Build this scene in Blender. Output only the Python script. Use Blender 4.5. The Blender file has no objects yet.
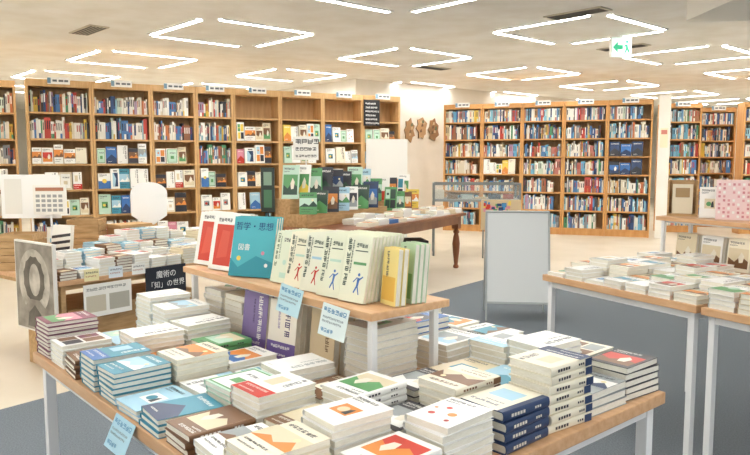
import bpy, bmesh, math, random
from mathutils import Vector, Matrix
R=random.Random(11)
sc=bpy.context.scene
COL=sc.collection
rad=math.radians
# ---------------------------------------------------------------- materials
def lin(c):
    if isinstance(c,str):
        c=c.lstrip('#'); c=[int(c[i:i+2],16)/255 for i in (0,2,4)]
    return tuple((x/12.92 if x<=.04045 else ((x+.055)/1.055)**2.4) for x in c)
_m={}
def mat(c,rough=.55,key=None,metal=0):
    k=(c,rough,metal)
    if k in _m: return _m[k]
    m=bpy.data.materials.new(key or 'surface_'+str(len(_m))); m.use_nodes=True
    b=m.node_tree.nodes['Principled BSDF']; b.inputs['Base Color'].default_value=(*lin(c),1)
    b.inputs['Roughness'].default_value=rough; b.inputs['Metallic'].default_value=metal
    _m[k]=m; return m
def emis(name,c,s):
    m=bpy.data.materials.new(name); m.use_nodes=True
    b=m.node_tree.nodes['Principled BSDF']; b.inputs['Base Color'].default_value=(*lin(c),1)
    b.inputs['Emission Color'].default_value=(*lin(c),1); b.inputs['Emission Strength'].default_value=s
    return m
def noisemat(name,c1,c2,scale,rough=.6,stretch=(1,1,1),bump=0,detail=4,lo=.35,hi=.65):
    m=bpy.data.materials.new(name); m.use_nodes=True; nt=m.node_tree; n=nt.nodes; L=nt.links
    b=n['Principled BSDF']; b.inputs['Roughness'].default_value=rough
    tc=n.new('ShaderNodeTexCoord'); mp=n.new('ShaderNodeMapping'); mp.inputs['Scale'].default_value=stretch
    nz=n.new('ShaderNodeTexNoise'); nz.inputs['Scale'].default_value=scale; nz.inputs['Detail'].default_value=detail
    cr=n.new('ShaderNodeValToRGB'); cr.color_ramp.elements[0].position=lo; cr.color_ramp.elements[1].position=hi
    cr.color_ramp.elements[0].color=(*lin(c1),1); cr.color_ramp.elements[1].color=(*lin(c2),1)
    L.new(tc.outputs['Object'],mp.inputs['Vector']); L.new(mp.outputs['Vector'],nz.inputs['Vector'])
    L.new(nz.outputs['Fac'],cr.inputs['Fac']); L.new(cr.outputs['Color'],b.inputs['Base Color'])
    if bump:
        bp=n.new('ShaderNodeBump'); bp.inputs['Strength'].default_value=bump; bp.inputs['Distance'].default_value=.01
        L.new(nz.outputs['Fac'],bp.inputs['Height']); L.new(bp.outputs['Normal'],b.inputs['Normal'])
    return m
WOOD=noisemat('maple_wood','#CC9C70','#DAB085',9,.4,(1,6,6))
OAK=noisemat('oak_wood','#CBA069','#D9B27E',5,.45,(4,4,.5))
OAKR=noisemat('warm_oak_wood','#C99152','#D7A366',5,.45,(4,4,.5))
OAKB=noisemat('oak_back_wood','#B8915F','#CBA472',5,.55,(4,4,.5))
DARKW=noisemat('walnut_wood','#764224','#945A32',5,.35,(1,1,.5))
CRATE=noisemat('crate_wood','#AC8858','#C6A172',8,.6,(1,5,5))
CEIL=noisemat('ceiling_plaster','#F1EEE6','#FCFBF7',2.2,.9,(1,1,1),.1,6)
WALL=noisemat('wall_paint','#EEEADF','#F4F0E7',3,.85)
FLOORC=noisemat('vinyl_floor','#D8CCB6','#E3D8C5',1.5,.35)
CARPET=noisemat('blue_grey_carpet','#626B72','#787F86',140,.95,(1,1,1),.3,3)
WHITEM=mat('#F0F0EE',.35,'white_metal')
GREYM=mat('#7E8381',.3,'grey_metal',.3)
PAPER=noisemat('page_edges','#E4DECC','#F5F1E4',60,.8,(1,1,40))
WHITE=mat('#F7F7F3',.5,'white_paper')
BLACK=mat('#1D1D20',.5,'black')
TUBE=emis('lamp_tube','#FFFEFC',35)
mc=bpy.data.materials.new('book_colours'); mc.use_nodes=True
a=mc.node_tree.nodes.new('ShaderNodeVertexColor'); a.layer_name='Col'
mc.node_tree.links.new(a.outputs['Color'],mc.node_tree.nodes['Principled BSDF'].inputs['Base Color'])
mc.node_tree.nodes['Principled BSDF'].inputs['Roughness'].default_value=.5
# ---------------------------------------------------------------- mesh builder
class MB:
    def __init__(s): s.v=[];s.f=[];s.mi=[];s.c=[];s.mats=[];s.col=False
    def m(s,mt):
        if mt not in s.mats: s.mats.append(mt)
        return s.mats.index(mt)
    def poly(s,pts,mt,col=None):
        i=len(s.v); s.v+= [tuple(p) for p in pts]; s.f.append(tuple(range(i,i+len(pts)))); s.mi.append(s.m(mt)); s.c.append(col or (1,1,1))
        if col: s.col=True
    def box(s,x0,x1,y0,y1,z0,z1,mt,col=None,M=None):
        P=[Vector(p) for p in ((x0,y0,z0),(x1,y0,z0),(x1,y1,z0),(x0,y1,z0),(x0,y0,z1),(x1,y0,z1),(x1,y1,z1),(x0,y1,z1))]
        if M: P=[M@p for p in P]
        i=len(s.v); s.v+=[tuple(p) for p in P]; k=s.m(mt)
        for q in ((0,3,2,1),(4,5,6,7),(0,1,5,4),(1,2,6,5),(2,3,7,6),(3,0,4,7)):
            s.f.append(tuple(i+j for j in q)); s.mi.append(k); s.c.append(col or (1,1,1))
        if col: s.col=True
        return s
    def disc(s,cx,cy,z,r,mt,n=14,ry=None):
        s.poly([(cx+r*math.cos(t*2*math.pi/n),cy+(ry or r)*math.sin(t*2*math.pi/n),z) for t in range(n)],mt)
    def lathe(s,prof,mt,n=20,cx=0,cy=0):
        i=len(s.v)
        for r,z in prof:
            for k in range(n):
                t=2*math.pi*k/n; s.v.append((cx+r*math.cos(t),cy+r*math.sin(t),z))
        mi=s.m(mt)
        for a in range(len(prof)-1):
            for k in range(n):
                s.f.append((i+a*n+k,i+a*n+(k+1)%n,i+(a+1)*n+(k+1)%n,i+(a+1)*n+k)); s.mi.append(mi); s.c.append((1,1,1))
        s.f.append(tuple(i+k for k in range(n))[::-1]); s.mi.append(mi); s.c.append((1,1,1))
        b=i+(len(prof)-1)*n
        s.f.append(tuple(b+k for k in range(n))); s.mi.append(mi); s.c.append((1,1,1))
        return s
    def build(s,name,bevel=0):
        me=bpy.data.meshes.new(name); me.from_pydata(s.v,[],s.f)
        for mt in s.mats: me.materials.append(mt)
        me.polygons.foreach_set('material_index',s.mi)
        if s.col:
            at=me.color_attributes.new('Col','FLOAT_COLOR','CORNER'); d=[]
            for p,c in zip(me.polygons,s.c):
                for _ in range(p.loop_total): d+= [*c,1]
            at.data.foreach_set('color',d)
        if bevel:
            bm=bmesh.new(); bm.from_mesh(me)
            bmesh.ops.bevel(bm,geom=bm.edges[:],offset=bevel,segments=2,affect='EDGES',profile=.6)
            bm.to_mesh(me); bm.free()
        me.update(); return me
def obj(name,data,M=None,parent=None):
    o=bpy.data.objects.new(name,data); COL.objects.link(o)
    if parent: o.parent=parent
    if M is not None: o.matrix_local=M
    return o
def thing(name,label,cat,M,group=None,data=None):
    o=obj(name,data,M); o['label']=label; o['category']=cat
    if group: o['group']=group
    if data is None: o.empty_display_size=.05
    return o
def TR(x,y,z,yaw=0): return Matrix.Translation((x,y,z))@Matrix.Rotation(rad(yaw),4,'Z')
def struct(name,me,M=None):
    o=obj(name,me,M); o['kind']='structure'; return o
def text_mesh(s,size,mt,ax='CENTER'):
    cu=bpy.data.curves.new('t','FONT'); cu.body=s; cu.size=size; cu.align_x=ax; cu.align_y='CENTER'; cu.resolution_u=3
    cu.space_line=.95
    o=bpy.data.objects.new('t',cu); COL.objects.link(o)
    dg=bpy.context.evaluated_depsgraph_get(); me=bpy.data.meshes.new_from_object(o.evaluated_get(dg))
    bpy.data.objects.remove(o); me.materials.clear(); me.materials.append(mt); return me
# ---------------------------------------------------------------- books
def curvedprofile(w,t,b,ct):
    out=[(w/2,0)]+[(-w/2+b-b*math.sin(math.pi*k/6),t/2-t/2*math.cos(math.pi*k/6)) for k in range(7)]+[(w/2,t)]
    inn=[(w/2,ct)]+[(-w/2+b+ct-b*math.sin(math.pi*k/6),t/2-(t/2-ct)*math.cos(math.pi*k/6)) for k in range(7)]+[(w/2,t-ct)]
    return out,inn
_bk={}
def draw(m,dz,w,h,t,step,n=14):
    zz=t
    for d in dz:
        if d[0]!='g': zz+=step
        z=zz+(.00006 if d[0]=='g' else 0)
        if d[0] in 'rg':
            u0,v0,u1,v1=[d[1]*w-w/2,d[2]*h-h/2,d[3]*w-w/2,d[4]*h-h/2]; m.poly([(u0,v0,z),(u1,v0,z),(u1,v1,z),(u0,v1,z)],mat(d[5],.35))
        elif d[0]=='d': m.disc(d[1]*w-w/2,d[2]*h-h/2,z,d[3]*w,mat(d[4],.35),n)
        else: m.poly([(p[0]*w-w/2,p[1]*h-h/2,z) for p in d[1]],mat(d[2],.35))
def cover_mesh(w,h,t,c,dz=(),sp=None,hard=False):
    key=('c',w,h,t,c,tuple(dz),sp,hard)
    if key in _bk: return _bk[key]
    m=MB(); ct=.0022 if hard else .0011; out,inn=curvedprofile(w,t,min(.004,t*.25),ct); mt=mat(c,.35)
    n=len(out)
    for k in range(n-1):
        a,b=out[k],out[k+1]; m.poly([(a[0],-h/2,a[1]),(b[0],-h/2,b[1]),(b[0],h/2,b[1]),(a[0],h/2,a[1])],mt)
        e,f=inn[k],inn[k+1]; m.poly([(f[0],-h/2,f[1]),(e[0],-h/2,e[1]),(e[0],h/2,e[1]),(f[0],h/2,f[1])],mt)
        m.poly([(a[0],-h/2,a[1]),(e[0],-h/2,e[1]),(f[0],-h/2,f[1]),(b[0],-h/2,b[1])],mt)
        m.poly([(a[0],h/2,a[1]),(b[0],h/2,b[1]),(f[0],h/2,f[1]),(e[0],h/2,e[1])],mt)
    for k in (0,n-1):
        a,e=out[k],inn[k]; m.poly([(a[0],-h/2,a[1]),(a[0],h/2,a[1]),(e[0],h/2,e[1]),(e[0],-h/2,e[1])],mt)
    draw(m,dz,w,h,t,.0001)
    x=-w/2-.0004
    def sq(y0,y1,f,cc): m.poly([(x,y0,t*f),(x,y0,t*(1-f)),(x,y1,t*(1-f)),(x,y1,t*f)],mat(cc,.4))
    if sp:
        for q in range(5): sq(h*(.05+.062*q),h*(.095+.062*q),.34,sp[0])
        for q in range(3): sq(-h*(.3-.05*q),-h*(.265-.05*q),.38,sp[0])
        if len(sp)>1: x-=.0001; sq(-h*.5,-h*.33,.08,sp[1])
    _bk[key]=m.build('cover'); return _bk[key]
def pages_mesh(w,h,t,hard=False):
    key=('p',w,h,t,hard)
    if key in _bk: return _bk[key]
    i=.0035 if hard else .0018; ct=.0023 if hard else .0012
    m=MB().box(-w/2+.0048,w/2-i,-h/2+i,h/2-i,ct,t-ct,PAPER)
    _bk[key]=m.build('pages'); return _bk[key]
def book_at(M,w,h,t,c,dz=(),sp=None,hard=False,name='paperback_book',label='',group=None):
    o=thing(name,label,'book',M,group)
    obj('cover',cover_mesh(w,h,t,c,dz,sp,hard),parent=o)
    obj('page_block',pages_mesh(w,h,t,hard),parent=o)
    return o
CN={'w':'#F6F5EF','cr':'#F0E8D2','be':'#DFD1B0','nv':'#2B3F63','tl':'#3E8FA6','bl':'#3D6FB0','lb':'#A9CFE0','rd':'#C8392B','or':'#DD8A3C','ye':'#E9CB55','gr':'#5C9A60','dg':'#2F4A3C','pu':'#6E5A8C','pk':'#D98FA0','bk':'#33333A','br':'#7A5638','gy':'#9DA3A3','pl':'#7A3350','mi':'#BFDCC8'}
WORDS={'w':'white','cr':'cream','be':'beige','nv':'navy blue','tl':'teal','bl':'blue','lb':'pale blue','rd':'red','or':'orange','ye':'yellow','gr':'green','dg':'dark green','pu':'purple','pk':'pink','bk':'black','br':'brown','gy':'grey','pl':'plum','mi':'mint green'}
def glyphs(u,v,sz,n,col,vert=True,asp=.7,seed=0):
    rr=random.Random(int(u*97+v*31+sz*991+n*7+seed)); out=[]
    for i in range(n):
        gu=u if vert else u+i*sz*1.2; gv=v-i*sz*asp*1.2 if vert else v
        sv=sz*asp; th=.16
        hs=rr.sample((0,.28,.55,.84),3)
        for q in hs: 
            a=rr.choice((0,0,.15)); out.append(('g',gu+a*sz,gv+q*sv,gu+sz*(1-a),gv+(q+th)*sv,col))
        for q in rr.sample((0,.42,.84),2): out.append(('g',gu+q*sz,gv+rr.choice((0,.3))*sv,gu+(q+th)*sz,gv+sv,col))
    return out
_dz={}
def design(st,a,b,k='bk'):
    key=(st,a,b,k)
    if key in _dz: return _dz[key]
    a,b,k=CN[a],CN[b],CN[k]
    T=glyphs(.1,.86,.085,6,k,False)+glyphs(.1,.79,.045,6,k,False)
    if st=='plain': r=T+glyphs(.1,.07,.04,5,k,False)
    elif st=='title': r=glyphs(.7,.86,.14,6,k)+glyphs(.55,.86,.055,8,k)+glyphs(.15,.08,.04,5,k,False)
    elif st=='photo': r=[('r',.08,.12,.92,.72,a),('p',((.08,.12),(.92,.12),(.92,.35),(.6,.5),(.35,.3),(.08,.42)),b),('p',((.5,.45),(.62,.62),(.75,.5),(.7,.3),(.55,.28)),'#E9E2D0'),*T]
    elif st=='pict': r=[('r',.25,.3,.75,.62,a),('d',.45,.45,.12,b),('p',((.55,.34),(.7,.34),(.66,.55),(.58,.5)),k),*T]
    elif st=='wide': r=[('r',0,.34,1,.74,a),('p',((0,.34),(.3,.5),(.55,.4),(.8,.6),(1,.42),(1,.34)),b),('d',.75,.64,.06,'#F0E2B0')]+glyphs(.12,.83,.1,6,k,False)+glyphs(.12,.2,.06,9,k,False)+glyphs(.12,.1,.045,9,k,False)
    elif st=='patch': r=[('r',.1,.5,.45,.9,a),('r',.5,.5,.9,.9,b),('r',.1,.1,.45,.45,b),('r',.5,.1,.9,.45,k),('d',.28,.7,.1,b)]
    elif st=='full': r=[('r',0,0,1,1,a),('p',((0,.0),(1,.0),(1,.3),(.5,.55),(0,.25)),b)]+glyphs(.15,.82,.1,6,'#F6F4EC',False)+glyphs(.15,.1,.05,6,'#F6F4EC',False)
    elif st=='obi': r=[('r',0,0,1,.3,a)]+glyphs(.1,.2,.07,9,'#F6F4EC',False)+glyphs(.1,.08,.045,10,'#F6F4EC',False)+glyphs(.7,.86,.13,4,k)+[('r',.2,.45,.55,.8,b)]
    elif st=='cap': r=[('r',.16,0,1,1,a)]+glyphs(.3,.8,.09,6,k,False)+glyphs(.3,.7,.05,7,k,False)+[('r',.3,.2,.86,.55,b)]
    elif st=='dots': r=[('d',.3,.3,.07,a),('d',.65,.42,.09,b),('d',.4,.6,.06,a),('d',.75,.2,.05,a),('d',.2,.5,.04,b),*T]
    elif st=='half': r=[('r',0,0,1,.5,a),('d',.5,.5,.2,b),*T]
    elif st=='frame': r=[('r',.06,.05,.94,.95,a),('r',.12,.09,.88,.91,b)]+glyphs(.3,.66,.11,4,k,False)+[('r',.35,.3,.65,.5,a)]
    elif st=='squ': r=[('r',.2,.1,.82,.8,a),('p',((.2,.1),(.45,.1),(.6,.5),(.3,.8),(.2,.8)),b),('r',.3,.86,.75,.92,k)]
    elif st=='fig':
        f=lambda P:tuple((.42+x*.45,.1+y*.4) for x,y in P)
        r=[('d',.42+.6*.45,.1+.79*.4,.045,a),('p',f(((.5,.68),(.72,.66),(.64,.35),(.8,.05),(.72,.05),(.56,.30),(.36,.08),(.28,.12),(.48,.38))),a),('p',f(((.5,.66),(.2,.47),(.17,.52),(.48,.70))),a),('p',f(((.68,.65),(.95,.75),(.97,.70),(.7,.58))),a)]+glyphs(.12,.86,.13,7,k)+glyphs(.29,.88,.06,10,k)+[('r',.42,.76,.9,.775,k)]+glyphs(.44,.82,.09,4,k,False)+[('r',.42,.56,.9,.6,b)]
    else: r=[]
    _dz[key]=tuple(r); return _dz[key]
def stack(x,y,z,yaw,n,t,w,h,c,st,a,b,k='bk',hard=False,group='stacked books on the display table'):
    lab='%s %s in a flat stack, %s and %s cover'%(WORDS[c],'hardcover' if hard else 'paperback',WORDS[a],WORDS[b])
    nm='hardcover_book' if hard else 'paperback_book'
    for i in range(n):
        j=R.uniform(-3,3); ox,oy=R.uniform(-.003,.003),R.uniform(-.003,.003)
        M=TR(x+ox,y+oy,z+.0006+i*(t+.0009),yaw+j)
        sp=(CN[k],CN[a]) if st in('obi','full','half','wide') else (CN[k],)
        if st=='cap': sp=('#E9E2D0',)
        book_at(M,w,h,t,CN[c],design(st,a,b,k) if i==n-1 else (),sp,hard,nm,lab,group)
ST2=MB()
def stuffstack(x,y,z,yaw,n,t,w,h,c,st,a,b,k='bk'):
    for i in range(n):
        M=TR(x+R.uniform(-.004,.004),y+R.uniform(-.004,.004),z+.0006+i*(t+.001),yaw+R.uniform(-3,3))
        cc=lin(CN[c])
        ST2.box(-w/2,w/2,-h/2,h/2,0,.0015,mc,cc,M); ST2.box(-w/2,w/2,-h/2,h/2,t-.0015,t,mc,cc,M); ST2.box(-w/2,-w/2+.0015,-h/2,h/2,.0015,t-.0015,mc,cc,M)
        ST2.box(-w/2+.0016,w/2-.002,-h/2+.002,h/2-.002,.0016,t-.0016,mc,lin('#EEE8D8'),M)
        if i==n-1 and st in('photo','obi','frame','half','full','wide','patch'):
            ST2.box(-w*.4,w*.4,-h*.35,h*.2,t,t+.0005,mc,lin(CN[a]),M); ST2.box(-w*.3,w*.3,-h*.3,-h*.05,t+.0005,t+.0009,mc,lin(CN[b]),M)
        if i==n-1: ST2.box(-w*.38,w*.2,h*.3,h*.38,t,t+.0005,mc,lin(CN[k]),M)
def standM(x,y,z,yaw,lean,h): 
    return Matrix.Translation((x,y,z+.0005+h/2*math.cos(rad(lean))))@Matrix.Rotation(rad(yaw),4,'Z')@Matrix.Rotation(rad(90-lean),4,'X')
def leaning(x,y,z,yaw,lean,n,w,h,t,c,dz,sp=None,label='',group=None,hard=False,extra=None,name='display_book'):
    bx,by=-math.sin(rad(yaw)),math.cos(rad(yaw))
    for i in range(n):
        s=i*(t+.0016)/math.cos(rad(lean))
        o=book_at(standM(x+bx*s,y+by*s,z,yaw+R.uniform(-.3,.3),lean,h),w,h,t,c,dz if i==0 else (),sp,hard,name,label,group)
        if i==0 and extra: extra(o,w,h,t)
# ---------------------------------------------------------------- room shell
H=2.75
m=MB(); m.box(-10,10,-2.2,24,H,H+.1,CEIL); struct('ceiling',m.build('ceiling'))
m=MB(); m.poly([(-6.5,-2.2,0),(1.3,7.69,0),(10,7.4,0),(10,24,0),(-10,24,0),(-10,-2.2,0)],FLOORC); me=m.build('floor'); struct('floor',me)
m=MB(); m.poly([(-6.5,-2.2,0),(10,-2.2,0),(10,7.4,0),(1.3,7.69,0)],CARPET); struct('floor_carpet',m.build('floor_carpet'))
m=MB(); m.box(-10,10,24,24.1,0,H,WALL); struct('wall_far',m.build('wall'))
m=MB(); m.box(-10.1,-10,-2.2,24,0,H,WALL); struct('wall_left',m.build('wall'))
m=MB(); m.box(10,10.1,-2.2,24,0,H,WALL); struct('wall_right',m.build('wall'))
def seg_wall(name,p,q,z0,z1,th,mt,y0=0):
    d=Vector((q[0]-p[0],q[1]-p[1],0)); yaw=math.degrees(math.atan2(d.y,d.x))
    m=MB(); m.box(0,d.length,0,th,z0,z1,mt); return struct(name,m.build(name),TR(p[0],p[1],0,yaw))
seg_wall('wall_back',(-.35,12.75),(5.4,17.6),0,H,.12,WALL)
seg_wall('wall_corner',(-3.8,17.0),(-.35,12.75),0,H,.12,WALL)
seg_wall('baseboard_back',(-.33,12.70),(5.4,17.5),0,.09,.03,mat('#B9AE9B',.6))
m=MB(); m.box(2.65,7,4.3,6.1,2.48,H-.001,mat('#FBF7EC',.8)); struct('trim_1',m.build('bulkhead'))
for (x,y,yw) in ((-2.4,6.1,42),(2.0,7.1,-48),(.9,11.2,42),(3.2,9.2,-48),(4.9,8.6,42),(-3.2,8.0,-48)):
    m=MB(); m.box(-.32,.32,-.11,.11,-.012,0,mat('#CFC8B8',.6))
    v=thing('ceiling_vent','slotted air conditioning vent set in the plaster ceiling','vent',TR(x,y,H-.001,yw),'ceiling vents')
    obj('frame',m.build('vent_frame'),parent=v)
    m=MB()
    for k in range(5): m.box(-.29,.29,-.085+k*.038,-.067+k*.038,-.016,-.012,mat('#4A4A48',.6))
    obj('grille',m.build('grille'),parent=v)
ax,ay=.743,.669; bx,by=.669,-.743
tubem=MB().box(-.56,.56,-.030,.030,-.012,0,TUBE).build('lamp_tube')
trimm=MB().box(-.58,.58,-.052,-.034,-.014,0,WHITE).box(-.58,.58,.034,.052,-.014,0,WHITE).build('tube_trim')
for i in range(-4,6):
    for j in range(-5,5):
        cx=-1.66+2.8*(ax*i+bx*j); cy=8.25+2.8*(ay*i+by*j)
        if not(-8.8<cx<8.8 and -1.2<cy<18): continue
        if 1.9<cx<7.7 and 3.6<cy<6.9: continue
        if (i,j)==(-1,0): continue
        L=thing('ceiling_light','four recessed fluorescent tubes in a broken square','ceiling light',TR(cx,cy,H-.002,42),'square ceiling lights')
        for k in range(4):
            Mk=Matrix.Rotation(rad(90*k),4,'Z')@Matrix.Translation(((-.05,.05,-.05,.05)[k],.68,0))
            obj('tube',tubem,Mk,L); obj('tube_trim',trimm,Mk,L)
GREEN=emis('exit_green','#25A878',.4); EW=emis('exit_white','#E4FFF2',.6)
E=thing('exit_sign','pale green illuminated exit sign with arrow fixed under ceiling','exit sign',TR(2.86,8.32,H-.262,4))
obj('housing',MB().box(-.12,.12,-.03,.03,0,.23,WHITE).box(-.02,.02,-.01,.01,.23,.26,WHITE).build('housing'),parent=E)
m=MB(); y=-.0325; m.poly([(-.112,y,.01),(.112,y,.01),(.112,y,.22),(-.112,y,.22)],EW)
y=-.034
m.poly([(-.105,y,.115),(-.045,y,.18),(-.045,y,.14),(.015,y,.14),(.015,y,.09),(-.045,y,.09),(-.045,y,.05)],GREEN)
m.poly([(.03,y,.04),(.042,y,.035),(.065,y,.085),(.09,y,.045),(.103,y,.055),(.078,y,.11),(.07,y,.15),(.04,y,.145),(.025,y,.115),(.035,y,.11),(.047,y,.128),(.05,y,.1)],GREEN)
m.poly([(.065+.017*math.cos(t),y,.178+.017*math.sin(t)) for t in [k*math.pi/5 for k in range(10)]],GREEN)
obj('sign_face',m.build('sign_face'),parent=E)
# ---------------------------------------------------------------- bookcases
STUFF=MB()
SPP=[('#EDE9DE',10),('#E2DAC4',6),('#F6F4EC',8),('#4F7EB5',4),('#36507E',3),('#C0483C',3),('#4F8F66',2),('#33353B',3),('#D9B64A',2),('#9C6A4A',2),('#8FBCCB',4),('#8B8F95',2),('#C97B4A',2),('#AF95B0',1),('#C9D7C4',2)]
SPC=[c for c,n in SPP for _ in range(n)]
SPR=SPC+['#5A88BC','#6AAED0','#86C6DC','#4A6290','#9A6A4A','#C5945E','#4B4B50','#D2C29A','#2F4A70','#BE7B6E','#6AA4C0','#E2DAC4']*3
FO=[('w','photo','rd','or'),('cr','photo','br','be'),('lb','full','lb','bl'),('w','half','bl','ye'),('w','dots','rd','or'),('ye','full','ye','or'),('w','frame','gr','mi'),('be','photo','br','gr'),('w','obi','rd','be'),('w','squ','nv','lb'),('mi','pict','gr','ye'),('w','title','pk','pk'),('pk','full','pk','rd'),('bl','full','bl','nv'),('w','pict','tl','ye'),('cr','plain','br','br'),('w','title','gy','gy'),('w','wide','gy','lb'),('w','pict','gy','rd'),('cr','frame','be','w'),('w','wide','or','br'),('cr','title','rd','rd'),('w','patch','lb','or'),('bk','wide','br','or'),('tl','wide','lb','w'),('w','patch','gr','ye')]
_case={}
def case_parts(w,boards,d,ht,pl,OAK):
    k=(round(w,3),tuple(boards),ht,OAK.name)
    if k in _case: return _case[k]
    P=[('side_panel',MB().box(0,.03,0,d,0,ht,OAK).build('side',.002)),('side_panel',MB().box(w-.03,w,0,d,0,ht,OAK).build('side',.002)),
       ('back_panel',MB().box(.03,w-.03,d-.012,d,pl,ht-.01,OAKB).build('back')),
       ('crown',MB().box(.03,w-.03,-.004,d-.012,ht-.085,ht,OAK).build('crown',.003)),
       ('plinth',MB().box(.03,w-.03,.02,d-.012,0,pl-.024,OAK).build('plinth',.002))]
    for b in boards: P.append(('shelf',MB().box(.03,w-.03,.004,d-.012,b-.024,b,OAK).build('shelf',.002)))
    sg=MB().box(w/2-.13,w/2+.13,-.03,-.022,ht-.055,ht+.03,WHITE)
    sg.box(w/2-.13,w/2-.09,-.032,-.0305,ht-.045,ht+.02,mat('#7FA3BC',.5))
    for k2,(p,q) in enumerate(((.0,.055),(.065,.11),(-.07,-.02))): sg.box(w/2+p,w/2+q,-.032,-.0305,ht-.025,ht,mat('#6A6F75',.5))
    sg.box(w/2-.01,w/2+.01,-.022,-.004,ht-.05,ht-.01,WHITE)
    P.append(('header_sign',sg.build('header_sign')))
    _case[k]=P; return P
fo_n=0
def bookcase(x,y,yaw,w,boards,fills,ht=2.3,pl=.25,pal=SPC,label='',d=.3,group='',face_dark=False,wood=OAK):
    global fo_n
    o=thing('bookcase',label,'bookcase',TR(x,y,0,yaw),group)
    for nm,me in case_parts(w,boards,d,ht,pl,wood): obj(nm,me,parent=o)
    M=TR(x,y,0,yaw)
    tops=list(boards[1:])+[ht-.06]
    for b,tp,f in zip(boards,tops,fills):
        gap=tp-.026-b
        if f=='e': continue
        if f=='f' or f=='g':
            px=.04; 
            while px<w-.15:
                c,st,a1,b1=R.choice(FO) if not face_dark else R.choice([('bk','full','nv','bk'),('nv','full','bl','nv'),('bk','photo','bl','nv')])
                bw=R.choice((.105,.115,.13,.15)) if not face_dark else .17; bh=min(gap-.015,R.choice((.18,.2,.22,.24,.26)))
                if px+bw>w-.034: break
                th=.02*R.choice((1,2,3))
                bh=round(bh,2)
                key=(bw,bh,th,c,st,a1,b1)
                if key not in _bk:
                    mm=MB(); mm.box(-bw/2,bw/2,-bh/2,bh/2,0,th,mat(CN[c],.4)); mm.box(-bw/2+.003,bw/2+.0004,-bh/2-.0003,bh/2+.0003,.003,th-.003,PAPER)
                    draw(mm,design(st,a1,b1),bw,bh,th,.0006,8)
                    _bk[key]=mm.build('face_out_book')
                MM=M@standM(px+bw/2,.03,b+.001,0,5,bh)
                thing('face_out_book','%s book shown cover first on a bookcase shelf'%WORDS[c],'book',MM,'books displayed face out on the bookcases',_bk[key]); fo_n+=1
                px+=bw+R.uniform(.003,.012) if f=='f' else bw+R.uniform(.05,.1)
        else:
            px=.034; end=w-.034
            if R.random()<.25: end-=R.uniform(.03,.12)
            base=R.uniform(.2,.24); run=0; cc='#EEE'; hh=base;dd=.1
            while px<end-.012:
                if run<=0: run=R.choice((1,1,1,1,2,3)); cc=R.choice(pal); hh=min(gap-.02,base+R.uniform(-.045,.05)); tw=R.uniform(.012,.03); dd=R.uniform(.02,.045)
                run-=1
                if px+tw>end: break
                col=lin(cc); MMc=M
                STUFF.box(px,px+tw-.0014,dd,dd+.15,b+.001,b+hh,mc,col,MMc)
                lc=lin(R.choice(('#F4F2EA','#2B2B30','#B33A30','#555555')))
                if R.random()<.7: STUFF.box(px+tw*.25,px+tw*.7,dd-.001,dd,b+hh*.45,b+hh*.85,mc,lc,MMc)
                if R.random()<.3: STUFF.box(px+.0005,px+tw-.0017,dd-.0015,dd,b+.002,b+hh*.28,mc,lin(R.choice(pal)),MMc)
                px+=tw
Lb=(.25,.59,.92,1.25,1.57,1.9)
x0,y0,cx,cy,yl=-4.31,8.75,.88,.475,28.4
ws=[0,.76,1.5,2.1,2.63,3.33,4.01,4.69,5.36]
fl=[['s','f','f','f','s','s']]*2+[['f','f','f','f','s','s'],['s','f','f','s','s','s']]+[['s','g','f','f','f','e'],['s','f','f','f','f','e'],['s','s','f','f','f','e'],['s','s','f','f','f','e']]
for i in range(8):
    bookcase(x0+cx*ws[i],y0+cy*ws[i],yl,ws[i+1]-ws[i]-.004,Lb,fl[i],label='tall oak bookcase with books shown spine and face out',group='oak bookcases along the long row')
bookcase(x0-cx*1.0-.1,y0-cy*1.0+.35,yl,.82,Lb,['s','s','f','s','s','s'],label='tall oak bookcase packed with spines at the row end',group='oak bookcases along the long row')
Rb=(.12,.43,.74,1.05,1.36,1.67,1.98)
rx,ry=1.26,12.96; yr=-21.2; rc,rs=math.cos(rad(yr)),math.sin(rad(yr))
for i in range(5):
    bookcase(rx+rc*.715*i,ry+rs*.715*i,yr,.711,Rb,['s','s','s','f' if i in(1,4) else 's','f' if i==4 else 's','s','s'],pl=.12,pal=SPR,label='tall oak bookcase tightly packed with colourful spines',group='oak bookcases against the back wall',face_dark=(i==4),wood=OAKR)
for i,(x,y,yw) in enumerate(((5.12,12.6,-6),(6.24,13.6,-6),(6.42,12.3,-6),(7.3,13.2,-6))):
    bookcase(x,y,yw,.68,Rb,['s']*7,pl=.12,pal=SPR,label='tall oak bookcase full of spines in the further aisle',group='oak bookcases in the further aisle',wood=OAKR)
p=thing('shelf_end_panel','cream end panel with paper notice beside the oak bookcases','end panel',TR(4.76,11.62,0,yr))
obj('panel',MB().box(-.09,.09,-.05,.05,0,2.36,WALL).build('pillar',.004),parent=p)
obj('notice',MB().box(-.06,.06,-.055,-.0505,1.5,1.82,mat('#F3E9C8')).box(-.045,.045,-.057,-.0552,1.72,1.79,mat('#D98A7A')).build('notice'),parent=p)
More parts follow.
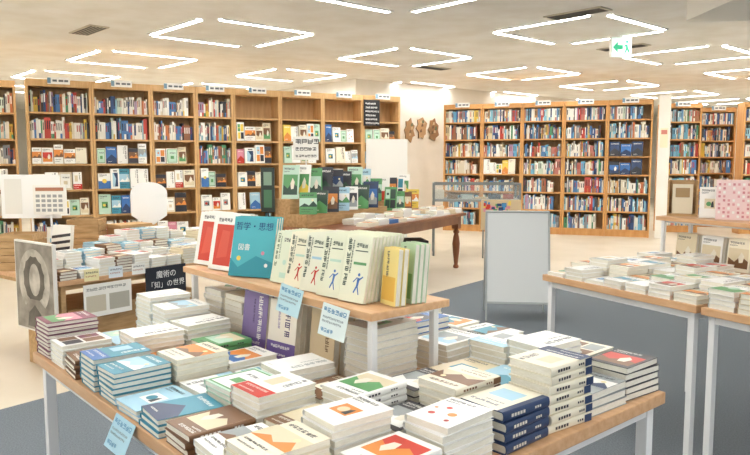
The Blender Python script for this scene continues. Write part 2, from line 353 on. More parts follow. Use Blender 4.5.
# ---------------------------------------------------------------- tables
def table(name,label,M,L,D,z,top=WOOD,th=.03,leg=.03,legm=WHITEM,foot=0,group=None,cat='table'):
    o=thing(name,label,cat,M,group)
    obj('tabletop',MB().box(0,L,0,D,z-th,z,top).build('tabletop',.003),parent=o)
    i=.02; lm=MB().box(0,leg,0,leg,foot,z-th,legm).build('leg',.002)
    for (x,y) in ((i,i),(L-i-leg,i),(i,D-i-leg),(L-i-leg,D-i-leg)): obj('leg',lm,Matrix.Translation((x,y,0)),o)
    for a in ((i+leg,L-i-leg,i+.004,i+leg-.004),(i+leg,L-i-leg,D-i-leg+.004,D-i-.004),(i+.004,i+leg-.004,i+leg,D-i-leg),(L-i-leg+.004,L-i-.004,i+leg,D-i-leg)):
        rh=.03 if z>.5 else .010
        obj('rail',MB().box(*a,z-th-rh,z-th,legm).build('rail'),parent=o)
    return o
AO=(-1.04,2.08); Ta=-49.0
def F(t,s): 
    return (AO[0]+t*math.cos(rad(Ta))-s*math.sin(rad(Ta)), AO[1]+t*math.sin(rad(Ta))+s*math.cos(rad(Ta)))
table('display_table','light maple table with white steel legs, covered in books',TR(*AO,0,Ta),1.44,1.095,.72)
x,y=F(.04,.475)
Rz=.94
o=table('table_riser','maple riser shelf with white steel legs on the table',TR(x,y,.7205,Ta),.985,.27,Rz-.7205,th=.02,leg=.018,cat='riser shelf')
G='stacked books on the display table'
def FS(t,s,n,th,w,h,c,st,a,b,k='bk',hard=False,rot=0,z=.72): 
    x,y=F(t,s); stack(x,y,z,Ta+rot+R.uniform(-3,3),n,th,w,h,c,st,a,b,k,hard,G)
A=[(9,.011,'pl','photo','pk','gr','w'),(5,.012,'w','patch','pl','br'),(4,.012,'br','photo','be','pl','w'),(6,.013,'tl','obi','bl','lb','w'),(6,.012,'tl','wide','lb','w','w'),(2,.012,'lb','pict','w','tl'),(3,.012,'tl','full','tl','nv','w'),(3,.014,'br','photo','be','br','w'),(3,.014,'w','wide','gy','br'),(6,.013,'cr','wide','be','or'),(3,.014,'w','patch','or','be')]
B=[(3,.009,'lb','photo','mi','tl'),(4,.010,'lb','pict','w','gy'),(7,.012,'w','title','gy','gy'),(3,.014,'or','photo','be','or'),(6,.013,'cr','wide','or','br'),(2,.015,'w','obi','lb','gy'),(5,.013,'mi','frame','gr','w'),(6,.014,'w','obi','rd','be'),(3,.016,'be','obi','br','be'),(7,.014,'w','pict','or','be'),(4,.015,'w','photo','or','rd')]
C=[(11,.012,'w','title','gy','gy','gy'),(9,.013,'w','wide','lb','gy','gy'),(7,.013,'w','title','nv','gy'),(4,.015,'gr','photo','mi','be'),(3,.014,'w','photo','or','bl','nv'),(2,.013,'w','patch','be','tl'),(5,.015,'w','title','gy','gy','gy'),(3,.016,'br','pict','cr','gy','cr'),(6,.014,'w','photo','gr','be'),(3,.017,'bk','photo','gy','w','w'),(6,.015,'w','dots','rd','or')]
for r_,(s,row,o_) in enumerate(((.083,A,0),(.237,B,.003),(.391,C,0))):
    for i,(n,th,*sp) in enumerate(row):
        FS(.066+.129*i+o_,s,n,th,R.choice((.108,.113,.118)),R.choice((.140,.146,.149)),*sp,**({'rot':180} if (i*3+r_)%5==1 else {}))
EN=[[(4,.016,'bk','photo','gy','w','w'),(4,.015,'be','pict','tl','gr'),(7,.015,'w','obi','lb','gy'),(5,.015,'w','photo','be','br')],
    [(6,.016,'cr','wide','br','be','br',False,180),(4,.017,'lb','full','lb','tl','w'),(8,.016,'w','title','gy','gy'),(5,.016,'cr','patch','br','gy','br')],
    [(4,.021,'nv','cap','cr','lb','nv',True,180),(7,.020,'cr','obi','nv','be','bk',True,180),(3,.018,'gy','wide','w','nv'),(5,.016,'bk','photo','rd','br','w')]]
for i,colm in enumerate(EN):
    for j,(n,th,*q) in enumerate(colm):
        FS(1.107+.127*i,.557+.155*j,n,th,.116,.146,*q)
for i,sp in enumerate([(7,.014,'w','plain','br','br'),(5,.015,'w','photo','rd','br'),(8,.014,'cr','plain','br','br'),(5,.015,'w','wide','lb','gr'),(7,.014,'w','title','gy','gy'),(7,.016,'bl','photo','bk','rd','w'),(5,.016,'w','photo','gy','lb')]):
    n,th,*q=sp; FS(.10+.138*i,.848,n,th,.122,.162,*q)
for i,(n,c,st,a,b) in enumerate([(5,'w','plain','gy','gy'),(6,'mi','photo','gr','w'),(4,'w','patch','lb','be'),(7,'w','pict','bl','gy'),(5,'w','photo','tl','or'),(5,'w','wide','tl','br')]):
    FS(.11+.166*i,1.02,n,.015,.108,.148,c,st,a,b,rot=90)
# under riser
pz=[('r',0,0,1,.24,'#6A5590')]+glyphs(.15,.14,.06,9,'#F6F4EC',False)+glyphs(.65,.84,.15,6,'#F6F4EC')+glyphs(.45,.84,.06,8,'#3B2D55')
x,y=F(.435,.53); leaning(x,y,.72,-42,7,4,.118,.180,.018,'#8A78A8',tuple(pz),label='purple covered paperback standing upright under the riser shelf',group='purple books under the riser')
pz=[('r',0,0,1,.34,'#6A5590')]+glyphs(.15,.24,.07,8,'#F6F4EC',False)+glyphs(.15,.12,.05,9,'#F6F4EC',False)+glyphs(.6,.84,.17,4,'#4A3A66')+glyphs(.35,.84,.07,6,'#8A78A8')
x,y=F(.60,.52); leaning(x,y,.72,-42,7,5,.122,.180,.018,'#F0E8D8',tuple(pz),label='cream paperback with purple band standing under the riser shelf',group='purple banded books under the riser')
x,y=F(.755,.55); leaning(x,y,.72,-49,5,6,.112,.176,.02,'#D8C29C',tuple(glyphs(.65,.84,.14,5,'#7A5638')),sp=('#7A5638',),label='tan paperback standing upright under the riser shelf',group='tan books under the riser')
FS(.908,.61,9,.017,.112,.16,'w','pict','gr','be')
for t,c in ((.155,'w'),(.29,'cr')):
    FS(t,.61,8,.018,.12,.170,c,'photo','gr','be')
# on the riser
RZ=Rz+.0005
red=(('r',.18,.08,.86,.82,'#D2402C'),('p',((.3,.2),(.7,.25),(.72,.7),(.42,.72)),'#DB5540'))+tuple(glyphs(.22,.87,.09,5,'#3A3A3A',False))
x,y=F(.075,.565); leaning(x,y,RZ,-40,12,4,.120,.182,.014,'#F6F3EA',red,label='white paperback with large red square on the riser shelf',group='red square books')
x,y=F(.21,.55); leaning(x,y,RZ,-38,12,5,.124,.182,.014,'#F6F3EA',red,label='white paperback with large red square on the riser shelf',group='red square books')
NAVYT=mat('#1E3F78',.4)
def teal_extra(o,w,h,t):
    obj('title_lettering',text_mesh('哲学・思想',.027,NAVYT),Matrix.Translation((0,h*.33,t+.0011)),o)
    obj('title_lettering',text_mesh('図書',.022,mat('#F4F2EA',.4)),Matrix.Translation((-.03,-h*.02,t+.0011)),o)
tealz=(('p',((0,.0),(1,.0),(1,.25),(.6,.35),(.2,.15),(0,.3)),'#2F8E9C'),('d',.2,.3,.05,'#E9CB55'),('d',.75,.4,.04,'#D98FA0'),('d',.85,.2,.04,'#F4F2EA'))
x,y=F(.385,.55); leaning(x,y,RZ,-22,14,3,.152,.186,.012,'#4FB0B8',tealz,label='teal large format paperback with blue title on riser shelf',group='teal books',extra=teal_extra)
cz=glyphs(.12,.86,.13,6,'#4E6B4A')+glyphs(.3,.86,.06,9,'#4E6B4A')+[('r',.5,.1,.85,.2,'#BFDCC8'),('d',.68,.4,.1,'#BFDCC8')]+glyphs(.5,.8,.1,3,'#444444',False)
CRM=[(.537,.56,.078,.152,8,tuple(cz),'#DFE6CC','pale green paperback with green title on the riser shelf','green title books on the riser'),
 (.622,.553,.080,.156,9,design('fig','rd','mi','dg'),'#EDE8CC','cream paperback with small red figure on the riser shelf','red figure books on the riser'),
 (.708,.548,.082,.160,9,design('fig','rd','lb','dg'),'#E6E6D0','pale paperback with small red figure on the riser shelf','red figure pale books on the riser'),
 (.797,.543,.086,.166,10,design('fig','bl','mi','dg'),'#E4E6CC','cream paperback with small blue figure on the riser shelf','blue figure books on the riser'),
 (.893,.545,.092,.170,9,design('fig','bl','gr','dg'),'#E9EAD0','cream paperback with blue figure and green bar on riser','blue and green books on the riser')]
for t,s_,w_,h_,n_,dz,bc,lb,gp in CRM:
    x,y=F(t,s_); leaning(x,y,RZ,-43,13,n_,w_,h_,.0115,bc,dz,sp=('#4E6B4A',),label=lb,group=gp)
x,y=F(.985,.585); leaning(x,y,RZ,-58,5,2,.07,.142,.015,'#EFD98A',(('r',.1,.08,.9,.5,'#E3B54E'),)+tuple(glyphs(.3,.84,.14,4,'#555555')),label='yellow paperback at the end of the riser shelf',group='yellow books on the riser')
x,y=F(.985,.64); leaning(x,y,RZ,-58,5,3,.07,.15,.014,'#BFD8B4',(('r',.1,.08,.9,.5,'#7FB070'),)+tuple(glyphs(.3,.84,.14,4,'#555555')),label='pale green paperback at the end of the riser shelf',group='green books on the riser')
def tag(name,M,w,h,base,bars,label,cat='price card'):
    o=thing(name,label,cat,M)
    m=MB().box(-w/2,w/2,-.0006,.0006,-h,0,mat(base,.3)); obj('card',m.build('card'),parent=o)
    m=MB()
    for b in bars:
        a,b_,c,d,cc=b[-5:]; m.poly([(a*w-w/2,-.001,-h+b_*h),(c*w-w/2,-.001,-h+b_*h),(c*w-w/2,-.001,-h+d*h),(a*w-w/2,-.001,-h+d*h)],mat(cc,.4))
    obj('printing',m.build('printing'),parent=o); return o
tb=glyphs(.08,.74,.12,6,'#4A90B8',False,1.2)+glyphs(.08,.55,.055,12,'#7A8A90',False,1.2)+glyphs(.08,.42,.055,11,'#7A8A90',False,1.2)+glyphs(.08,.12,.1,4,'#4A90B8',False,1.2)
x,y=F(.725,.458); tag('price_card',TR(x,y,.965,-41)@Matrix.Rotation(rad(-10),4,'X')@Matrix.Rotation(rad(8),4,'Y'),.090,.075,'#BFDFE6',tb,'pale blue card clipped to the riser shelf edge')
x,y=F(.915,.458); tag('price_card',TR(x,y,.943,-41)@Matrix.Rotation(rad(-10),4,'X')@Matrix.Rotation(rad(6),4,'Y'),.092,.08,'#E4F0EE',tb,'white and blue card hanging from the riser shelf edge')
x,y=F(.74,-.004); tag('price_card',TR(x,y,.722,-49)@Matrix.Rotation(rad(-25),4,'X'),.11,.075,'#A9D3E4',tb,'pale blue card hanging from the table edge')
# ---------------------------------------------------------------- right tables
RO=(.81,3.35); Ra=math.degrees(math.atan2(-.877,.48))
def Q(e,n): return (RO[0]+e*math.cos(rad(Ra))-n*math.sin(rad(Ra)), RO[1]+e*math.sin(rad(Ra))+n*math.cos(rad(Ra)))
table('display_table','maple topped display table with slim white steel legs',TR(*RO,0,Ra),.845,1.1,.75,leg=.026)
x,y=Q(.865,0); table('display_table','maple topped display table with slim white steel legs',TR(x,y,0,Ra),.95,1.1,.75,leg=.026)
x,y=Q(-.02,.81); table('table_riser','maple riser shelf with white steel legs standing on table',TR(x,y,.7505,Ra),.95,.28,.25,th=.022,leg=.018,cat='riser shelf')
G2='stacked books on the far display tables'
cols=[('w','photo','gr','be'),('w','plain','gy','gy'),('cr','photo','or','br'),('w','title','gy','gy'),('w','photo','rd','br'),('be','obi','or','br'),('w','pict','bl','lb'),('cr','wide','or','br'),('w','half','gr','mi'),('w','wide','tl','gy'),('w','obi','gy','be')]
k=0
for e in (.075,.193,.311,.429,.547,.665,.783):
    for j,n in enumerate((.082,.236,.39,.544,.698)):
        c=cols[(k*5+j*2)%11]; k+=1
        if j>=3 and e>.5: continue
        x,y=Q(e,n); stack(x,y,.75,Ra+R.uniform(-4,4),R.choice((1,2,3)) if j==0 else R.choice((2,3,4,5)),.0165,.106,.144,*c,group=G2)
for e in (.94,1.06,1.18):
    for j,n in enumerate((.082,.236)):
        c=cols[(k*4+j)%11]; k+=1
        x,y=Q(e,n); stack(x,y,.75,Ra+R.uniform(-4,4),4,.018,.106,.144,*c,group=G2)
for e,c in ((.12,'be'),(.27,'w'),(.42,'cr'),(.6,'w')):
    x,y=Q(e,.90); leaning(x,y,.75,Ra-4,6,3,.13,.16,.02,CN[c],design('photo','be','br'),label='%s paperback standing under the riser shelf'%WORDS[c],group='books under the far riser')
RT=1.001
x,y=Q(.05,.93); o=thing('book_slipcase','open wooden slipcase display with books on the riser','book display',TR(x,y,RT,-25))
obj('case_body',MB().box(-.075,.075,-.01,.09,0,.012,CRATE).box(-.075,-.066,-.01,.09,.012,.19,CRATE).box(.066,.075,-.01,.09,.012,.19,CRATE).box(-.066,.066,.08,.09,.012,.19,CRATE).build('case',.001),parent=o)
obj('front_sheet',MB().box(-.05,.05,-.004,.002,.013,.17,mat('#E8DCC0')).box(-.035,.035,-.006,-.0045,.1,.15,mat('#A88A60')).build('sheet'),parent=o)
x,y=Q(.37,.93); o=thing('pink_box_set','pink patterned box set standing on the riser shelf','box',TR(x,y,RT,-30))
m=MB().box(-.10,.13,0,.06,0,.20,mat('#F0D3D0')); obj('box_body',m.build('b',.002),parent=o)
m=MB()
for i in range(10):
    for j in range(9):
        if R.random()<.75: m.poly([(-.09+i*.0215,-.001,.012+j*.020),(-.079+i*.0215,-.001,.012+j*.020),(-.079+i*.0215,-.001,.024+j*.020),(-.09+i*.0215,-.001,.024+j*.020)],mat(('#DFA0A2','#F4F2EA','#D08A90')[(i+j)%3]))
obj('box_pattern',m.build('pattern'),parent=o)
x,y=Q(.20,.95); leaning(x,y,RT-.001,-28,10,2,.10,.16,.012,'#F6F4EC',design('pict','be','gr'),label='white paperback standing on the riser shelf',group='books on the far riser')
# ---------------------------------------------------------------- board sign
o=thing('folding_sign_board','pale grey folding sign board standing open on the floor','sign board',TR(1.16,5.62,0,-6))
FRM=mat('#B4B8B6',.35)
def fr(w,h): return MB().box(-w/2,-w/2+.014,-.012,.012,0,h,FRM).box(w/2-.014,w/2,-.012,.012,0,h,FRM).box(-w/2,w/2,-.012,.012,h-.014,h,FRM).box(-w/2,w/2,-.012,.012,.14,.154,FRM)
fm=fr(.52,.90).build('frame',.003); pm=MB().box(-.244,.244,-.006,.006,.156,.884,mat('#E6E8E5',.3)).build('panel')
M1=Matrix.Translation((0,-.06,0))@Matrix.Rotation(rad(-12),4,'X'); M2=Matrix.Translation((0,.34,0))@Matrix.Rotation(rad(12),4,'X')
obj('frame',fm,M1,o);obj('panel',pm,M1,o);obj('frame',fm,M2,o);obj('panel',pm,M2,o)
# ---------------------------------------------------------------- walnut table
WO=(1.10,8.40)
def W(e,n): return (WO[0]-.51*e-.86*n, WO[1]-.86*e+.51*n)
o=thing('wooden_table','large walnut table with turned legs and books on top','table',Matrix(((.51,-.86,0,WO[0]-.51*2.7),(.86,.51,0,WO[1]-.86*2.7),(0,0,1,0),(0,0,0,1))))
obj('tabletop',MB().box(0,2.7,0,1.0,.635,.67,DARKW).build('top',.006),parent=o)
for a in ((.1,2.6,.05,.075),(.1,2.6,.925,.95),(.05,.075,.1,.9),(2.625,2.65,.1,.9)): obj('apron',MB().box(*a,.54,.635,DARKW).build('apron'),parent=o)
prof=[(.022,0),(.034,.01),(.034,.03),(.022,.05),(.026,.08),(.04,.2),(.046,.3),(.036,.38),(.024,.42),(.038,.435),(.038,.45),(.026,.465),(.026,.48)]
lg=MB().lathe(prof,DARKW).box(-.042,.042,-.042,.042,.48,.635,DARKW).build('leg')
for p in lg.polygons: p.use_smooth=len(p.vertices)==4 and p.index<240
for (x,y) in ((.09,.09),(2.61,.09),(.09,.91),(2.61,.91)): obj('leg',lg,Matrix.Translation((x,y,0)),o)
WZ=.6705
for n,es,nn in ((.12,(.12,.29,.46,.63,.80,.98,1.16,1.34,1.52,1.7,1.9,2.1),(1,2,3)),(.34,(.15,.36,.57,.78,1.0,1.2,1.4,1.6,1.8,2.0),(3,4,5))):
    for e in es:
        c=R.choice(cols+[('bl','full','bl','nv'),('rd','full','rd','or'),('tl','obi','nv','w')]); x,y=W(e,n); stuffstack(x,y,.67,59+90,R.choice(nn),.018,.14,.19,*c)
SA=math.atan2(.86,.51)
x,y=W(2.55,.5); o=thing('display_step','low wooden stepped display box on the walnut table','display box',Matrix.Translation((x,y,WZ))@Matrix.Rotation(SA,4,'Z'))
obj('step_body',MB().box(0,1.5,0,.38,0,.12,CRATE).box(0,1.5,.2,.38,.12,.26,CRATE).build('step',.003),parent=o)
x,y=W(.98,.5); o=thing('display_step','low wooden stepped display box on the walnut table','display box',Matrix.Translation((x,y,WZ))@Matrix.Rotation(SA,4,'Z'))
obj('step_body',MB().box(0,.85,0,.38,0,.06,CRATE).box(0,.85,.2,.38,.06,.16,CRATE).build('step',.003),parent=o)
GC=[('gr','wide','mi','dg'),('mi','photo','gr','dg'),('dg','full','dg','gr'),('w','photo','gr','ye'),('bk','photo','or','br'),('gr','photo','mi','dg'),('lb','wide','w','gr'),('bk','full','bk','dg'),('w','photo','bk','gy'),('ye','wide','or','w'),('w','half','rd','w'),('gr','patch','mi','dg'),('nv','photo','bl','gy'),('bk','wide','nv','gy'),('w','patch','or','tl'),('br','photo','be','or')]
i=0
for e in (2.46,2.27,2.08,1.89,1.70,1.51,1.32,1.14,.88,.70,.52,.34,.20):
    for n,zz,hh in ((.55,.12,.24),(.75,.26,.29)):
        if .9<e<1.2 and n<.6: continue
        if e<1: zz=.06 if n<.6 else .16
        if e<.3 and n<.6: continue
        c,st,a,b=GC[(i*5)%16 if e<1.8 else i%16]; i+=1
        hh+=R.uniform(-.05,.05)
        x,y=W(e,n); ww=.145 if e<1 else R.choice((.13,.16,.165))
        leaning(x,y,WZ+zz,-8+R.uniform(-12,12),12,1,ww,hh,.015,CN[c],design(st,a,b),label='%s illustrated large book standing on the stepped display'%WORDS[c],group='large illustrated books on the walnut table')
def signboard(name,x,y,z0,zc,w,h,yaw,base,bars,label,post=WHITEM):
    o=thing(name,label,'sign',TR(x,y,z0,yaw))
    obj('stand',MB().box(-.05,.05,-.03,.03,0,.008,post).box(-.006,.006,.004,.012,.008,zc-z0,post).build('stand'),parent=o)
    obj('panel',MB().box(-w/2,w/2,-.006,.003,zc-z0-h/2,zc-z0+h/2,mat(base,.4)).build('panel'),parent=o)
    m=MB()
    for q in bars:
        a,b,c,d,cc=q[-5:]; zz=zc-z0-h/2; m.poly([(a*w-w/2,-.0068,zz+b*h),(c*w-w/2,-.0068,zz+b*h),(c*w-w/2,-.0068,zz+d*h),(a*w-w/2,-.0068,zz+d*h)],mat(cc,.4))
    if bars: obj('printing',m.build('printing'),parent=o)
    return o
x,y=W(1.95,.945); signboard('table_sign',x,y,WZ,1.42,.26,.24,-5,'#F4F2EA',glyphs(.1,.68,.2,4,'#2B2B2B',False,1)+glyphs(.1,.4,.14,5,'#2B2B2B',False,1)+glyphs(.1,.12,.1,7,'#444444',False,1),'white sign card with bold black text on a stand')
x,y=W(2.62,.9); signboard('table_sign',x,y,WZ,1.02,.13,.42,-5,'#2E3A34',[(.2,.1,.8,.5,'#4E7A5A'),(.2,.6,.8,.9,'#86A08A')],'narrow dark green poster card on a stand',post=BLACK)
# ---------------------------------------------------------------- glass display case
gl=bpy.data.materials.new('glass'); gl.use_nodes=True; g=gl.node_tree.nodes['Principled BSDF']; g.inputs['Alpha'].default_value=.14; g.inputs['Roughness'].default_value=.05; g.inputs['Base Color'].default_value=(.6,.7,.7,1)
o=thing('glass_display_case','glass topped grey steel display case on tall legs','display case',TR(.78,9.45,0,-4))
obj('case_floor',MB().box(0,1.18,0,.5,.74,.77,mat('#8E9391',.4)).build('cf'),parent=o)
for a in ((0,1.18,0,.022),(0,1.18,.478,.5),(0,.022,.022,.478),(1.158,1.18,.022,.478)): obj('top_rail',MB().box(*a,.965,.99,GREYM).build('rail'),parent=o)
lg=MB().box(0,.03,0,.03,0,.965,GREYM).build('leg',.002)
for (x,y) in ((0,0),(1.15,0),(0,.47),(1.15,.47)): obj('leg',lg,Matrix.Translation((x,y,0)),o)
obj('glass_top',MB().box(.02,1.16,.02,.48,.97,.978,gl).build('glass'),parent=o)
obj('glass_side',MB().box(.03,1.15,.006,.012,.77,.965,gl).build('glass'),parent=o)
for k in range(6): 
    thing('display_book','book lying inside the glass display case','book',TR(.78+.1+.19*k,9.68-.012*k,.7705,-4+R.uniform(-6,6)),'books in the glass case',MB().box(-.07,.07,-.09,.09,0,R.choice((.02,.06,.12)),mat(('#EDE6D2','#8A6A48','#C8D4D0','#D8C29C','#4A5A6A','#B5584A')[k])).build('b',.003))
o=thing('colourful_poster','colourful illustrated poster on a board under the case','poster',TR(1.66,9.2,.0,-4))
obj('board',MB().box(-.26,.26,0,.012,.38,.78,mat('#CDB894')).box(-.24,-.22,0,.012,0,.38,GREYM).box(.22,.24,0,.012,0,.38,GREYM).build('sheet'),parent=o)
m=MB()
for k in range(60):
    a,b=R.uniform(-.25,.18),R.uniform(.39,.72); c,d=a+R.uniform(.02,.07),b+R.uniform(.02,.06); yy=-.001-k*.00006
    m.poly([(a,yy,b),(c,yy,b),(c,yy,d),(a,yy,d)],mat(R.choice(('#3D7FB0','#C8392B','#E9CB55','#5C9A60','#26406E','#D98FA0'))))
obj('artwork',m.build('art'),parent=o)
o=thing('storage_cart','low black storage cart on castors under the walnut table','cart',TR(.36,7.75,0,10))
obj('cart_body',MB().box(-.2,.2,-.18,.18,.06,.42,BLACK).build('b',.006),parent=o)
for (x,y) in ((-.16,-.14),(.16,-.14),(-.16,.14),(.16,.14)): obj('castor',MB().lathe([(.026,0),(.03,.01),(.03,.05),(.015,.06)],mat('#333333'),10,x,y).build('castor'),parent=o)
o=thing('white_partition','plain white partition panel standing before the bookcases','partition',TR(.17,10.2,0,2))
obj('panel',MB().box(-.30,.30,-.02,.02,.08,1.60,mat('#F3F2EC',.5)).build('p',.004),parent=o)
fm=MB().box(-.30,-.26,-.15,.15,0,.08,GREYM).build('foot'); obj('foot',fm,parent=o); obj('foot',fm,Matrix.Translation((.56,0,0)),o)
dx,dy=5.75,4.85; dl=math.hypot(dx,dy); wy=math.degrees(math.atan2(dy,dx))
for k,(w_,zc) in enumerate(((1.31,1.86),(1.63,1.9),(1.96,1.88))):
    x=-.35+dx/dl*w_; y=12.75+dy/dl*w_
    rq=random.Random(k+4); pts=[((.12+.05*rq.random())*math.cos(q*math.pi/7)*(1 if q%2 else .72),.21+(.2+.05*rq.random())*math.sin(q*math.pi/7)*(1 if q%2 else .82)) for q in range(14)]
    m=MB(); f=[(px,-.03,pz-.2) for px,pz in pts]; bk=[(px,-.002,pz-.2) for px,pz in pts]
    m.poly(f,mat(('#A98258','#B8946A','#97714A')[k])); 
    for q in range(len(f)): m.poly([f[q],bk[q],bk[(q+1)%len(f)],f[(q+1)%len(f)]],mat('#8E6E4C'))
    for q in range(6):
        a,b=rq.uniform(-.08,.03),rq.uniform(-.12,.12); m.poly([(a,-.032-q*.0005,b),(a+.06,-.032-q*.0005,b+.01),(a+.05,-.032-q*.0005,b+.07),(a+.01,-.032-q*.0005,b+.05)],mat(('#6E5236','#C9B08A','#5F6A4A')[q%3]))
    thing('wall_ornament','irregular brown hanging ornament fixed to the cream wall','ornament',TR(x,y,zc,wy),'brown wall ornaments',m.build('ornament'))
x,y=x0+cx*4.95,y0+cy*4.95
o=thing('black_notice','black notice board with white text on the bookcase','notice',TR(x-.1,y-.08,1.83,yl)); 
obj('board',MB().box(-.14,.14,-.01,0,0,.4,BLACK).build('b'),parent=o)
m=MB()
for q in sum([glyphs(.1,.82-.15*r,.09,6+r%3,'x',False,.7,r) for r in range(6)],[]):
    a,b,c,d=q[1:5]; m.poly([(a*.28-.14,-.012,b*.4),(c*.28-.14,-.012,b*.4),(c*.28-.14,-.012,d*.4),(a*.28-.14,-.012,d*.4)],WHITE)
obj('lettering',m.build('l'),parent=o)
# ---------------------------------------------------------------- left middle table
LO=(-1.82,3.98); La=52.3
def K(e,n): return (LO[0]+e*math.cos(rad(La))-n*math.sin(rad(La)), LO[1]+e*math.sin(rad(La))+n*math.cos(rad(La)))
table('display_table','maple display table with boxes, signs and paperbacks on top',TR(*LO,0,La),1.6,1.0,.60,leg=.03,legm=CRATE)
x,y=K(.10,.10); o=thing('storage_box','wooden storage box under the display table','storage box',TR(x,y,.0005,La))
obj('box_body',MB().box(0,.95,0,.5,0,.4,CRATE).build('b',.004),parent=o)
for j,n in enumerate((.08,.235,.39,.545)):
    for i in range(12):
        e=.065+.123*i
        if j==3 and i<4: continue
        c=R.choice([('w','title','gy','gy'),('w','plain','gy','gy'),('w','photo','br','be'),('w','photo','rd','br'),('w','obi','bl','lb'),('be','frame','br','be'),('w','wide','gy','gy'),('br','full','br','be'),('lb','photo','tl','w')])
        x,y=K(e,n); stuffstack(x,y,.60,La,(R.choice((3,4,6)),R.choice((5,6,8)),R.choice((7,8,10)),R.choice((8,10,12)))[j],.0165,.108,.146,*c)
for i,(e,n,hh) in enumerate(((.12,.66,5),(.68,.86,6))):
    x,y=K(e,n); o=thing('wooden_crate','open slatted wooden crate standing on the display table','crate',TR(x,y,.6005,La-52+i*5))
    for k in range(hh):
        for a in ((-.11,.11,-.1,-.09),(-.11,.11,.09,.1),(-.11,-.1,-.09,.09),(.1,.11,-.09,.09)):
            obj('slat',MB().box(*a,.012+k*.045,.052+k*.045,CRATE).build('slat'),parent=o)
    obj('crate_base',MB().box(-.11,.11,-.1,.1,0,.01,CRATE).build('base'),parent=o)
x,y=K(.98,.79); o=thing('cardboard_box','flat brown cardboard box resting on the display table','box',TR(x,y,.6005,La))
obj('box_body',MB().box(-.13,.13,-.09,.09,0,.2,mat('#B08A5C',.8)).build('t',.002),parent=o)
obj('box_lid',MB().box(-.135,.135,-.095,.095,.201,.225,mat('#C9A373',.8)).build('t',.002),parent=o)
x,y=K(.35,.60); leaning(x,y,.60,-18,8,2,.15,.27,.015,'#F3F0E6',tuple(('p',((0,.02+.16*q),(1,.1+.16*q),(1,.17+.16*q),(0,.09+.16*q)),'#3A3A40') for q in range(5)),label='black and white striped book standing on the display table',group='striped books')
x,y=K(.33,.95); signboard('counter_sign',x,y,.6005,1.05,.40,.30,2,'#F6F4EE',[(.06,.1,.35,.9,'#E8E4D8')],'large white counter sign panel on a stand')
x,y=K(.38,.79); signboard('counter_sign',x,y,.6005,1.03,.22,.20,4,'#F3EEE2',[(.08,.8,.92,.92,'#B77A5A')]+[(.08+.17*i,.1+.16*j,.2+.17*i,.2+.16*j,'#A5A59F') for i in range(5) for j in range(4)],'small printed calendar sheet on a stand')
x,y=K(1.2,.84)
o=thing('round_top_sign','white card with rounded top held by a teal clamp stand','sign',TR(x,y,.6005,4))
TC=mat('#3E9FB0')
obj('stand',MB().box(-.05,.05,-.05,.05,0,.01,TC).box(-.008,.008,-.008,.008,.01,.30,TC).box(-.03,.03,-.014,.014,.22,.30,TC).build('stand'),parent=o)
pts=[(-.02,.2),(.03,.2),(.13,.27)]+[(.14*math.cos(q*math.pi/12)-.003,.44+.09*math.sin(q*math.pi/12)) for q in range(13)]+[(-.14,.27)]
m=MB(); f=[(px,-.022,pz) for px,pz in pts]; b=[(px,-.016,pz) for px,pz in pts]; m.poly(f,WHITE); m.poly(b[::-1],WHITE)
for q in range(len(f)): m.poly([f[q],b[q],b[(q+1)%len(f)],f[(q+1)%len(f)]],WHITE)
obj('card',m.build('card'),parent=o)
for k,(e,n) in enumerate(((.52,.01),(.2,.01),(1.1,.01),(.36,.01))):
    x,y=K(e,-.006); tag('handwritten_card',TR(x,y,.60+.05,La-6),.09,.07,('#F6F4EC','#F2E6B0','#F6F4EC','#E6EEF0')[k],glyphs(.1,.65,.12,6,'#555555',False,1.2)+glyphs(.1,.35,.1,6,'#B77A5A',False,1.2),'small handwritten card clipped to the table edge')
x,y=K(.72,-.012); o=thing('black_poster','black poster with white Japanese lettering hung on table edge','poster',TR(x,y,.36,La))
obj('sheet',MB().box(-.155,.155,0,.005,0,.25,mat('#20242E',.5)).build('s'),parent=o)
MX=Matrix.Rotation(rad(90),4,'X')
obj('lettering',text_mesh('魔術の',.052,WHITE),Matrix.Translation((0,-.002,.195))@MX,o)
obj('lettering',text_mesh('「知」の世界',.048,WHITE),Matrix.Translation((0,-.002,.13))@MX,o)
m=MB()
for q in glyphs(.08,.2,.05,15,'x',False,1.2)+glyphs(.08,.08,.05,13,'x',False,1.2,3):
    a,b,c,d=q[1:5]; m.poly([(a*.31-.155,-.001,b*.25),(c*.31-.155,-.001,b*.25),(c*.31-.155,-.001,d*.25),(a*.31-.155,-.001,d*.25)],mat('#B0B0B0'))
obj('small_print',m.build('sp'),parent=o)
x,y=K(-.028,.46); o=thing('stone_poster','grey brown stone texture photo poster hung on table end','poster',TR(x,y,.28,La-90))
obj('panel',MB().box(0,.46,0,.02,0,.54,mat('#E6E2D8')).build('p',.002),parent=o)
m=MB()
PM=noisemat('poster_stone','#6E675D','#A39B8E',7,.5,(1,1,1),0,6)
PM2=noisemat('poster_stone_light','#8F887C','#C9C2B5',9,.5,(1,1,1),0,6)
PM3=noisemat('poster_stone_dark','#403B34','#6A6359',9,.5,(1,1,1),0,6)
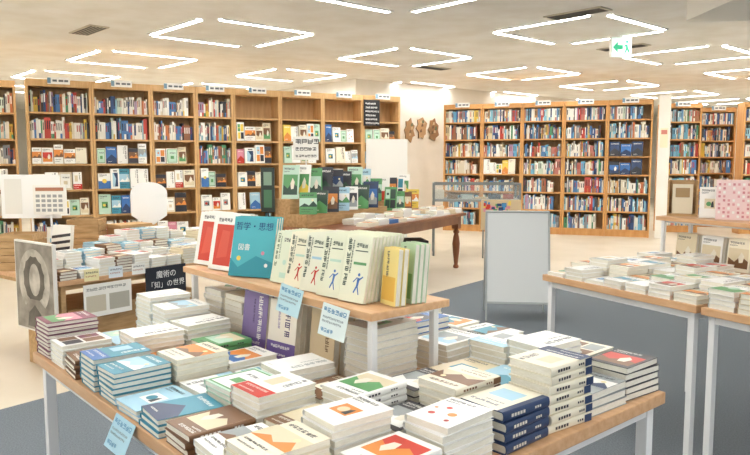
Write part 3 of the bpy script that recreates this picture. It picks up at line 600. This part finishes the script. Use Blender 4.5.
def pp(P,yy,c): m.poly([(px*.46,yy,pz*.54) for px,pz in P],c)
pp(((.02,.02),(.98,.02),(.98,.98),(.02,.98)),-.001,PM)
pp([(.5+.40*math.cos(q*math.pi/14),.56+.36*math.sin(q*math.pi/14)) for q in range(28)],-.0015,PM2)
pp([(.5+.26*math.cos(q*math.pi/12)*(1+.07*(q%2)),.58+.25*math.sin(q*math.pi/12)*(1+.07*(q%2))) for q in range(24)],-.002,PM3)
pp([(.52+.14*math.cos(q*math.pi/10),.58+.18*math.sin(q*math.pi/10)) for q in range(20)],-.0025,PM2)
pp(((.1,.03),(.92,.03),(.86,.24),(.62,.36),(.4,.36),(.16,.22)),-.0022,PM)
pp(((.3,.05),(.62,.05),(.66,.2),(.5,.3),(.34,.2)),-.0027,PM3)
obj('photo_print',m.build('pp'),parent=o)
x,y=K(.30,-.012); tag('notice_sheet',TR(x,y,.56,La),.32,.2,'#F3F0E6',glyphs(.05,.8,.07,10,'#8A8A80',False,1.2)+[(.05,.15,.45,.65,'#C9BFA8'),(.52,.15,.95,.65,'#B5B0A0')],'printed notice sheet hung on the table front','notice')
# ---------------------------------------------------------------- stuff
o=obj('shelved_books',STUFF.build('shelved_books')); o['kind']='stuff'; o['label']='rows of colourful book spines filling the oak bookcases'; o['category']='books'
o=obj('stacked_books',ST2.build('stacked_books')); o['kind']='stuff'; o['label']='flat stacks of paperbacks on the low and walnut tables'; o['category']='books'
# ---------------------------------------------------------------- world, camera
w=bpy.data.worlds.new('w'); sc.world=w; w.use_nodes=True
w.node_tree.nodes['Background'].inputs[0].default_value=(.93,.97,1,1); w.node_tree.nodes['Background'].inputs[1].default_value=.95
cam=bpy.data.cameras.new('camera'); cam.lens=33.6; cam.sensor_width=36; co=bpy.data.objects.new('camera',cam); COL.objects.link(co)
co.location=(0,0,1.3); co.rotation_euler=(rad(90-5.51),0,0); cam.clip_start=.02; sc.camera=co
sc.view_settings.view_transform='Standard'
print('face out',fo_n,'objs',len(bpy.data.objects))
